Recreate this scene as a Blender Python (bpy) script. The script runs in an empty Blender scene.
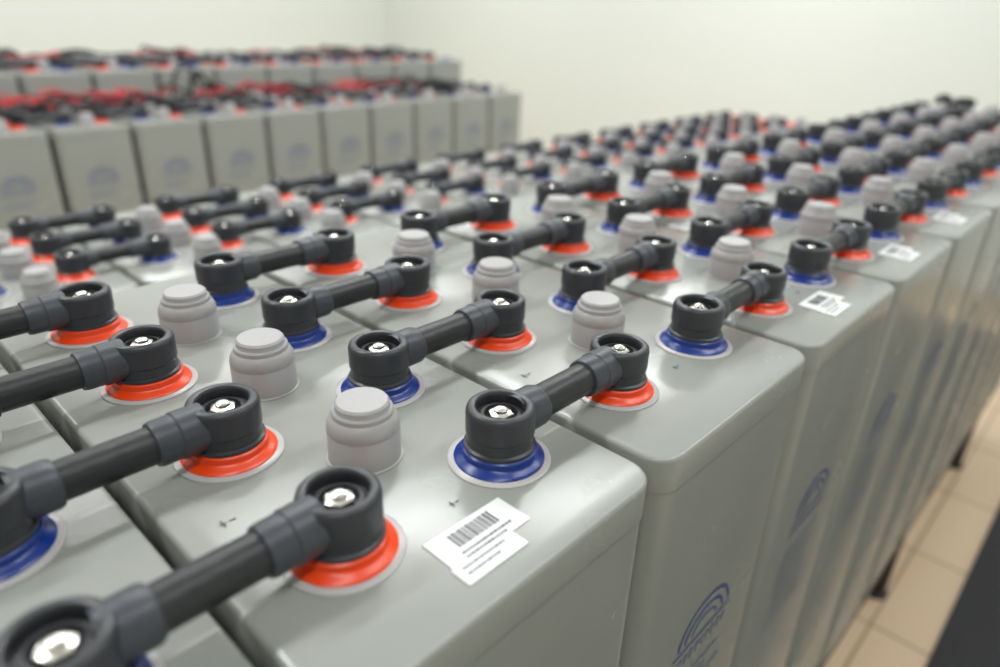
import bpy, bmesh, math, random
from mathutils import Matrix, Vector
random.seed(7)
scene = bpy.context.scene
COL = scene.collection
scene.view_settings.view_transform = 'Standard'

# ------------------------------------------------------------------ dims
P = 0.222            # cell pitch along a row
W = 0.2145           # cell width
A = 0.0576           # pole inset from pitch line
FLOOR = -0.97
CELL_BOT = -0.745
LOW = -0.12          # top level of the lower cells

# ------------------------------------------------------------------ materials
def lin(c):
    return tuple(((x/255)/12.92 if x/255 <= 0.04045 else ((x/255+0.055)/1.055)**2.4) for x in c)+(1,)
def mat(name, rgb, rough=0.5, metal=0.0, noise=0.0, nscale=20, bump=0.0, bscale=200, rvar=0.0, spec=0.5):
    m = bpy.data.materials.new(name); m.use_nodes = True
    nt = m.node_tree; b = nt.nodes['Principled BSDF']
    b.inputs['Base Color'].default_value = lin(rgb)
    b.inputs['Roughness'].default_value = rough
    b.inputs['Metallic'].default_value = metal
    b.inputs['Specular IOR Level'].default_value = spec
    tc = nt.nodes.new('ShaderNodeTexCoord')
    if noise or rvar:
        n = nt.nodes.new('ShaderNodeTexNoise'); n.inputs['Scale'].default_value = nscale
        n.inputs['Detail'].default_value = 4
        nt.links.new(tc.outputs['Object'], n.inputs['Vector'])
        if noise:
            r = nt.nodes.new('ShaderNodeMix'); r.data_type = 'RGBA'
            c = lin(rgb)
            r.inputs[6].default_value = tuple(x*(1-noise) for x in c[:3])+(1,)
            r.inputs[7].default_value = tuple(min(1, x*(1+noise)) for x in c[:3])+(1,)
            nt.links.new(n.outputs['Fac'], r.inputs[0]); nt.links.new(r.outputs[2], b.inputs['Base Color'])
        if rvar:
            mr = nt.nodes.new('ShaderNodeMapRange')
            mr.inputs['From Min'].default_value = .3; mr.inputs['From Max'].default_value = .7
            mr.inputs['To Min'].default_value = rough-rvar; mr.inputs['To Max'].default_value = rough+rvar
            nt.links.new(n.outputs['Fac'], mr.inputs['Value']); nt.links.new(mr.outputs[0], b.inputs['Roughness'])
    if bump:
        n2 = nt.nodes.new('ShaderNodeTexNoise'); n2.inputs['Scale'].default_value = bscale
        nt.links.new(tc.outputs['Object'], n2.inputs['Vector'])
        bp = nt.nodes.new('ShaderNodeBump'); bp.inputs['Strength'].default_value = bump; bp.inputs['Distance'].default_value = .001
        nt.links.new(n2.outputs['Fac'], bp.inputs['Height']); nt.links.new(bp.outputs[0], b.inputs['Normal'])
    return m
M_CASE = mat('case_grey_plastic', (146, 149, 144), .24, noise=.03, nscale=9, rvar=.06)
M_ORG = mat('orange_red_pole_ring', (236, 70, 18), .3)
M_BLU = mat('blue_pole_ring', (5, 46, 128), .28)
M_WASH = mat('pale_pole_seal', (180, 178, 178), .3)
M_VENT = mat('vent_plug_grey', (160, 159, 160), .4, bump=.1)
M_HEAD = mat('connector_cap_black', (46, 49, 54), .35, bump=.12, bscale=500)
M_SLV = mat('sleeve_charcoal', (58, 62, 69), .4)
M_CABLE = mat('cable_rubber', (34, 36, 39), .4, bump=.3, bscale=250)
M_BOLT = mat('bolt_steel', (240, 239, 232), .25, metal=1.0, noise=.1, nscale=300)
M_DARK = mat('recess_dark', (40, 41, 45), .45)
M_INK = mat('printed_blue_ink', (58, 78, 138), .45)
M_LABEL = mat('label_paper', (222, 224, 224), .4)
M_LINK = mat('label_print', (84, 84, 88), .5)
M_RACK = mat('rack_black_steel', (36, 37, 39), .45)
M_RED = mat('red_cable', (190, 20, 34), .4)
M_BLK = mat('black_cable', (20, 20, 22), .45)
M_FIX = mat('fixture_white', (235, 235, 232), .4)

# ------------------------------------------------------------------ mesh helpers
def lathe(bm, prof, o, mi, seg=40, axis='z'):
    rings = []
    for r, h in prof:
        ring = []
        if r < 1e-6:
            p = Vector((0, 0, h)) if axis == 'z' else Vector((h, 0, 0))
            rings.append([bm.verts.new(p+Vector(o))]); continue
        for i in range(seg):
            a = 2*math.pi*i/seg
            p = Vector((r*math.cos(a), r*math.sin(a), h)) if axis == 'z' else Vector((h, r*math.cos(a), r*math.sin(a)))
            ring.append(bm.verts.new(p+Vector(o)))
        rings.append(ring)
    for a, b in zip(rings, rings[1:]):
        if len(a) == 1 and len(b) == 1: continue
        for i in range(seg):
            j = (i+1) % seg
            if len(b) == 1: vs = [a[i], a[j], b[0]]
            elif len(a) == 1: vs = [a[0], b[j], b[i]]
            else: vs = [a[i], a[j], b[j], b[i]]
            f = bm.faces.new(vs); f.material_index = mi; f.smooth = True
def box(bm, x0, x1, y0, y1, z0, z1, mi, bevel_v=0, bevel_t=0):
    t = bmesh.new()
    bmesh.ops.create_cube(t, size=1)
    for v in t.verts:
        v.co = Vector((x0 if v.co.x < 0 else x1, y0 if v.co.y < 0 else y1, z0 if v.co.z < 0 else z1))
    if bevel_v:
        es = [e for e in t.edges if abs(e.verts[0].co.z-e.verts[1].co.z) > 1e-5]
        bmesh.ops.bevel(t, geom=es, offset=bevel_v, segments=7, affect='EDGES', profile=.5)
    if bevel_t:
        es = [e for e in t.edges if min(v.co.z for v in e.verts) > z1-1e-6]
        bmesh.ops.bevel(t, geom=es, offset=bevel_t, segments=3, affect='EDGES', profile=.5)
    mp = {v: bm.verts.new(v.co) for v in t.verts}
    for f in t.faces:
        g = bm.faces.new([mp[v] for v in f.verts]); g.material_index = mi; g.smooth = bool(bevel_v or bevel_t)
    t.free()
def hexbolt(bm, x, y, z, r, h, mi):
    lathe(bm, [(r, z), (r, z+h*.6), (r*.93, z+h*.85), (r*.7, z+h), (0, z+h*1.08)], (x, y, 0), mi, seg=6)
    lathe(bm, [(r*.55, z+h*.9), (r*.5, z+h*1.3), (r*.3, z+h*1.5), (0, z+h*1.55)], (x, y, 0), mi, seg=16)
def finish(bm, name, mats, angle=35):
    bmesh.ops.recalc_face_normals(bm, faces=bm.faces)
    me = bpy.data.meshes.new(name); bm.to_mesh(me); bm.free()
    for m in mats: me.materials.append(m)
    try: me.set_sharp_from_angle(angle=math.radians(angle))
    except Exception: pass
    return me
def obj(name, me, loc=(0, 0, 0), parent=None, rz=0):
    o = bpy.data.objects.new(name, me); COL.objects.link(o); o.location = loc; o.rotation_euler[2] = rz
    if parent: o.parent = parent
    return o
def quad(bm, pts, mi):
    f = bm.faces.new([bm.verts.new(p) for p in pts]); f.material_index = mi
    return f

# ------------------------------------------------------------------ battery cell
RING_T = 0.0095
def pole_ring(bm, x, y, mi):
    lathe(bm, [(.0298, 0), (.0298, .0008), (.0290, .0014), (.0255, .0016), (.0250, .0010)], (x, y, 0), 3)
    lathe(bm, [(.0262, .0010), (.0262, .0020), (.0248, .0034), (.0226, .0042), (.0215, .0054), (.0215, .0088), (.0206, RING_T), (0, RING_T)], (x, y, 0), mi)
def vent(bm, x, y):
    lathe(bm, [(.0218, 0), (.0218, .0008), (.0206, .0012), (.0206, .0180), (.0202, .0186), (.0202, .0192), (.0205, .0198),
               (.0203, .0235), (.0188, .0268), (.0176, .0280), (.0172, .0284), (.0171, .0310), (.0164, .0318), (.0156, .0318), (.0153, .0322), (.0152, .0350), (.0140, .0364), (0, .0366)],
          (x, y, 0), 4)
def face_print(bm, y, zc, big=True):
    # plain stand-in mark (nested half rings over a bar) and lines of fine illegible print below
    cx = P/2
    n = 28
    def ring(r0x, r0z, r1x, r1z, a0=0, a1=2*math.pi):
        for i in range(n):
            t0 = a0+(a1-a0)*i/n; t1 = a0+(a1-a0)*(i+1)/n
            quad(bm, [(cx+r0x*math.cos(t0), y, zc+r0z*math.sin(t0)), (cx+r1x*math.cos(t0), y, zc+r1z*math.sin(t0)),
                      (cx+r1x*math.cos(t1), y, zc+r1z*math.sin(t1)), (cx+r0x*math.cos(t1), y, zc+r0z*math.sin(t1))], 5)
    ring(.038, .029, .041, .032, 0, math.pi)
    ring(.028, .019, .031, .022, 0, math.pi)
    ring(.018, .011, .020, .013, 0, math.pi)
    def bar(x0, x1, z0, z1): quad(bm, [(x0, y, z0), (x1, y, z0), (x1, y, z1), (x0, y, z1)], 5)
    bar(cx-.046, cx+.046, zc-.007, zc-.0045)
    rnd = random.Random(3)
    x = cx-.044
    while x < cx+.040:                       # bold print row
        w = rnd.uniform(.005, .008); bar(x, x+w*.25, zc-.024, zc-.014); bar(x+w*.25, x+w*.8, zc-.0165, zc-.014); x += w+.0026
    for k in range(9 if big else 2):         # fine print rows
        z = zc-.045-k*.012
        x = cx-.055+rnd.uniform(0, .01)
        end = cx+.055-rnd.uniform(0, .04)
        while x < end:
            w = rnd.uniform(.002, .006); bar(x, x+w, z, z+.0028); x += w+.0022
def cell_mesh(name, L, y0, s, n, vents_y, near, far, top, bot, big=True):
    bm = bmesh.new()
    g = (P-W)/2
    box(bm, g, P-g, 0, L, -.024, 0, 0, .019, .003)                  # lid
    box(bm, g+.0009, P-g-.0009, .0009, L-.0009, bot-top, -.0235, 0, .0183, 0)   # container
    for k in range(n):
        pole_ring(bm, A, y0+k*s, near); pole_ring(bm, P-A, y0+k*s, far)
    for v in vents_y: vent(bm, P/2, v)
    face_print(bm, .0004, -.205 if big else -.15, big)
    for (mx, my, q) in ((.028, .129, .003), (.118, .062, .0022)):    # small moulded marks on the lid
        for dx in (-q*.8, q*.8):
            quad(bm, [(mx+dx-q*.6, my-.0005, .0004), (mx+dx+q*.6, my-.0005, .0004), (mx+dx+q*.6, my+.0005, .0004), (mx+dx-q*.6, my+.0005, .0004)], 6)
        quad(bm, [(mx-q*.8-.0005, my-q, .00045), (mx-q*.8+.0005, my-q, .00045), (mx-q*.8+.0005, my+q, .00045), (mx-q*.8-.0005, my+q, .00045)], 6)
    return finish(bm, name, [M_CASE, M_ORG, M_BLU, M_WASH, M_VENT, M_INK, M_LINK])
Y0, S = .0742, .1102
ME_BIG = cell_mesh('battery_cell_large', .479, Y0, S, 4, [Y0+S*(k+.5) for k in range(3)], 1, 2, 0, CELL_BOT)
ME_LOW = cell_mesh('battery_cell_small', .395, .095, .108, 3, [.045, .149, .257], 2, 1, LOW, CELL_BOT, False)

# connector from pole to pole
D = 2*A
def connector_mesh():
    bm = bmesh.new()
    for cx in (0, D):
        lathe(bm, [(.0205, 0), (.0205, .0018), (.0190, .0026), (.0190, .0088), (.0197, .0096), (.0197, .0220), (.0190, .0242), (.0176, .0254),
                   (.0158, .0256), (.0146, .0250), (.0140, .0238)], (cx, 0, 0), 0)
        lathe(bm, [(.0140, .0238), (.0138, .0185), (.0115, .0180), (.0112, .0200), (.0094, .0202), (.0092, .0165), (0, .0165)], (cx, 0, 0), 3)
        hexbolt(bm, cx, 0, .0166, .0076, .0046, 4)
    zc = .0130
    lathe(bm, [(.0120, .012), (.0128, .020), (.0128, .0290), (.0118, .0315), (.0104, .0320)], (0, 0, zc), 1, 28, 'x')
    lathe(bm, [(.0103, .020), (.0103, D-.020)], (0, 0, zc), 2, 28, 'x')
    lathe(bm, [(.0104, D-.0400), (.0120, D-.0395), (.0126, D-.0375), (.0126, D-.0280), (.0134, D-.0270), (.0134, D-.012)], (0, 0, zc), 1, 28, 'x')
    return finish(bm, 'pole_connector', [M_HEAD, M_SLV, M_CABLE, M_DARK, M_BOLT])
ME_CON = connector_mesh()

# label
def label_mesh():
    bm = bmesh.new()
    box(bm, 0, .052, .010, .033, 0, .0004, 0)
    box(bm, -.0015, .038, -.001, .0115, 0, .0005, 0)
    z = .0007
    rnd = random.Random(11)
    x = .012
    while x < .040:
        w = rnd.choice((.0004, .0006, .0010, .0013))
        quad(bm, [(x, .0195, z), (x+w, .0195, z), (x+w, .0295, z), (x, .0295, z)], 1); x += w+rnd.choice((.0006, .0009))
    for yy, xa, xb in ((.0150, .010, .043), (.0118, .010, .036), (.0075, .003, .031), (.0035, .003, .022)):
        x = xa
        while x < xb:
            w = rnd.uniform(.0008, .0020); quad(bm, [(x, yy, z), (x+w, yy, z), (x+w, yy+.0016, z), (x, yy+.0016, z)], 1); x += w+.0007
    return finish(bm, 'barcode_label', [M_LABEL, M_LINK])
ME_LAB = label_mesh()

def row(me, x_start, n, y, z, pole_y, pitch=P, label_idx=()):
    for i in range(n):
        o = obj('battery_cell', me, (x_start+i*pitch, y, z))
        if i in label_idx:
            obj('barcode_label', ME_LAB, (.0850, .0160, .0002), o)
        if i < n-1:
            for py in pole_y:
                c = obj('pole_connector', ME_CON, (pitch-A, py, RING_T+.0002), o)
                c.scale.x = (2*A+(pitch-P))/D
PY4 = [Y0+S*k for k in range(4)]; PY3 = [.095+.108*k for k in range(3)]
N1 = 13
row(ME_BIG, -2*P, N1, 0, 0, PY4, label_idx=[2, 4, 5, 6, 8, 9])
N2 = 14
row(ME_LOW, .012-2*P, N2, .80, LOW, PY3)
X3 = 2.58; N3 = 12; P3 = .228; Y3 = 2.20
row(ME_LOW, X3-N3*P3, N3, Y3, LOW, PY3, pitch=P3)
X4 = 2.58; N4 = 14; Y4 = 2.63
row(ME_BIG, X4-N4*P, N4, Y4, 0, PY4)

# ------------------------------------------------------------------ racks
def rack(x0, x1, y0, y1, legs):
    bm = bmesh.new()
    zt = CELL_BOT-.0005
    for yy in (y0+.004, y1-.044):
        box(bm, x0, x1, yy, yy+.04, zt-.045, zt, 0)
    box(bm, x0, x1, (y0+y1)/2-.02, (y0+y1)/2+.02, zt-.045, zt, 0)
    for lx in legs:
        box(bm, lx-.02, lx+.02, y0+.045, y1-.045, zt-.09, zt-.0455, 0)
        for yy in (y0+.006, y1-.046):
            box(bm, lx-.02, lx+.02, yy, yy+.04, FLOOR+.02, zt-.046, 0)
            lathe(bm, [(.012, 0), (.012, .012)], (lx, yy+.02, FLOOR+.010), 0, 12)
            lathe(bm, [(0, 0), (.028, 0), (.028, .006), (.012, .012)], (lx, yy+.02, FLOOR+.0005), 0, 20)
    obj('battery_rack', finish(bm, 'battery_rack', [M_RACK]))
rack(-.44, -.44+N1*P, 0, .479, [-.3, .6, 1.43, 2.15])
rack(-.43, -.43+N2*P, .80, 1.195, [-.3, .6, 1.5, 2.4])
rack(X3-N3*P3, X3, Y3, Y3+.395, [0, .8, 1.6, 2.4])
rack(X4-N4*P, X4, Y4, Y4+.479, [-.2, .8, 1.6, 2.45])

# ------------------------------------------------------------------ loose cables
def tangle(name, m, items, r):
    cu = bpy.data.curves.new(name, 'CURVE'); cu.dimensions = '3D'; cu.bevel_depth = r; cu.bevel_resolution = 2; cu.resolution_u = 6
    for pts in items:
        s = cu.splines.new('NURBS'); s.points.add(len(pts)-1)
        for p, q in zip(s.points, pts): p.co = (*q, 1)
        s.use_endpoint_u = True; s.order_u = 4
    cu.materials.append(m)
    return obj(name, cu)
def arcs(n, xr, yr, z, hr, span):
    out = []
    for _ in range(n):
        x = random.uniform(*xr); y = random.uniform(*yr); h = random.uniform(*hr); sp = random.uniform(*span)
        dy = random.uniform(-.1, .1)
        y2 = min(max(y+dy, yr[0]), yr[1])
        out.append([(x, y, z), (x+sp*.1, y, z+h*.9), (x+sp*.35, y*.6+y2*.4+random.uniform(-.02, .02), z+h), (x+sp*.7, y2, z+h*random.uniform(.5, 1)), (x+sp, y2, z)])
    return out
tangle('red_cable_bundle', M_RED, arcs(42, (.3, 1.4), (2.38, 2.56), LOW+.036, (.01, .045), (.06, .18))
       + arcs(14, (1.4, 2.2), (2.38, 2.56), LOW+.036, (.01, .03), (.06, .16)) + arcs(14, (0, 2.3), (2.76, 3.05), .036, (.004, .010), (.06, .14)), .0034)
tangle('black_cable_bundle', M_BLK, arcs(70, (.1, 2.2), (2.27, 2.56), LOW+.036, (.01, .045), (.06, .16))
       + arcs(4, (1.02, 1.12), (2.45, 2.56), LOW+.036, (.07, .10), (.08, .14)), .006)
tangle('black_cable_bundle', M_BLK, arcs(26, (0, 2.3), (2.72, 3.05), .036, (.008, .022), (.06, .14)), .006)
tangle('black_cable_bundle', M_BLK, arcs(6, (2.22, 2.32), (.05, .42), .036, (.006, .02), (.05, .09)), .010)

# ------------------------------------------------------------------ room
XW, YW = 3.72, 4.75
XB, YB = -2.5, -1.9
CEIL = 1.75
def wallmat(name, rgb):
    return mat(name, rgb, .75, noise=.015, nscale=1.5, bump=.05, bscale=60)
M_WALL = wallmat('painted_wall', (221, 226, 220))
M_CEIL = wallmat('painted_ceiling', (232, 236, 238))
def slab(name, x0, x1, y0, y1, z0, z1, m):
    bm = bmesh.new(); box(bm, x0, x1, y0, y1, z0, z1, 0); return obj(name, finish(bm, name, [m]))
slab('wall_north', XB-.1, XW+.1, YW, YW+.1, FLOOR, CEIL, M_WALL)
slab('wall_east', XW, XW+.1, YB, YW, FLOOR, CEIL, M_WALL)
slab('wall_south', XB-.1, XW+.1, YB-.1, YB, FLOOR, CEIL, M_WALL)
slab('wall_west', XB-.1, XB, YB, YW, FLOOR, CEIL, M_WALL)
slab('ceiling', XB-.1, XW+.1, YB-.1, YW+.1, CEIL, CEIL+.1, M_CEIL)
mf = bpy.data.materials.new('beige_floor_tile'); mf.use_nodes = True
nt = mf.node_tree; b = nt.nodes['Principled BSDF']
tc = nt.nodes.new('ShaderNodeTexCoord'); br = nt.nodes.new('ShaderNodeTexBrick')
br.offset = 0; br.inputs['Scale'].default_value = 1; br.inputs['Brick Width'].default_value = .33; br.inputs['Row Height'].default_value = .33
br.inputs['Mortar Size'].default_value = .004; br.inputs['Mortar Smooth'].default_value = .2
br.inputs['Color1'].default_value = lin((226, 200, 170)); br.inputs['Color2'].default_value = lin((219, 192, 162)); br.inputs['Mortar'].default_value = lin((172, 144, 118))
nt.links.new(tc.outputs['Object'], br.inputs['Vector']); nt.links.new(br.outputs['Color'], b.inputs['Base Color'])
b.inputs['Roughness'].default_value = .25
slab('floor', XB-.1, XW+.1, YB-.1, YW+.1, FLOOR-.1, FLOOR, mf)
# ribbed dark mat
bm = bmesh.new()
box(bm, -.6, 3.4, -1.05, -.12, FLOOR+.0005, FLOOR+.006, 0)
y = -1.04
while y < -.13:
    box(bm, -.6, 3.4, y, y+.008, FLOOR+.006, FLOOR+.009, 0); y += .02
obj('rubber_floor_mat', finish(bm, 'rubber_floor_mat', [mat('mat_rubber', (46, 46, 49), .7, bump=.3)]))
# baseboards
M_BASE = mat('baseboard_tile', (196, 175, 148), .4)
slab('baseboard_north', XB, XW, YW-.012, YW-.0005, FLOOR+.0005, FLOOR+.08, M_BASE)
slab('baseboard_east', XW-.012, XW-.0005, YB, YW-.013, FLOOR+.0005, FLOOR+.08, M_BASE)

# ceiling light fixtures
def fixture(x, y, power, ln=1.2):
    bm = bmesh.new(); box(bm, -ln/2-.03, ln/2+.03, -.09, .09, -.06, -.0005, 0, 0, 0)
    o = obj('ceiling_light', finish(bm, 'ceiling_light', [M_FIX]), (x, y, CEIL))
    l = bpy.data.lights.new('tube_light', 'AREA'); l.shape = 'RECTANGLE'; l.size = ln; l.size_y = .16; l.energy = power; l.color = (.97, .99, 1)
    lo = bpy.data.objects.new('tube_light', l); COL.objects.link(lo); lo.location = (0, 0, -.065); lo.parent = o
for fx in (-.6, 1.1, 2.7):
    for fy, pw in ((-.6, 14), (1.3, 27), (3.4, 20)):
        fixture(fx, fy, pw)
w = bpy.data.worlds.new('room_world'); scene.world = w; w.use_nodes = True
w.node_tree.nodes['Background'].inputs[0].default_value = (.9, .92, 1, 1); w.node_tree.nodes['Background'].inputs[1].default_value = .3

# ------------------------------------------------------------------ camera
cam = bpy.data.cameras.new('camera'); co = bpy.data.objects.new('camera', cam); COL.objects.link(co)
R = Matrix.Rotation(-.82514, 4, 'Z') @ Matrix.Rotation(1.13573, 4, 'X') @ Matrix.Rotation(.03419, 4, 'Z')
co.matrix_world = Matrix.Translation((-.08031, -.14922, .23232)) @ R
cam.sensor_width = 36; cam.lens = 24.93; cam.clip_start = .01
cam.dof.use_dof = True; cam.dof.focus_distance = .43; cam.dof.aperture_fstop = 3.3
scene.camera = co
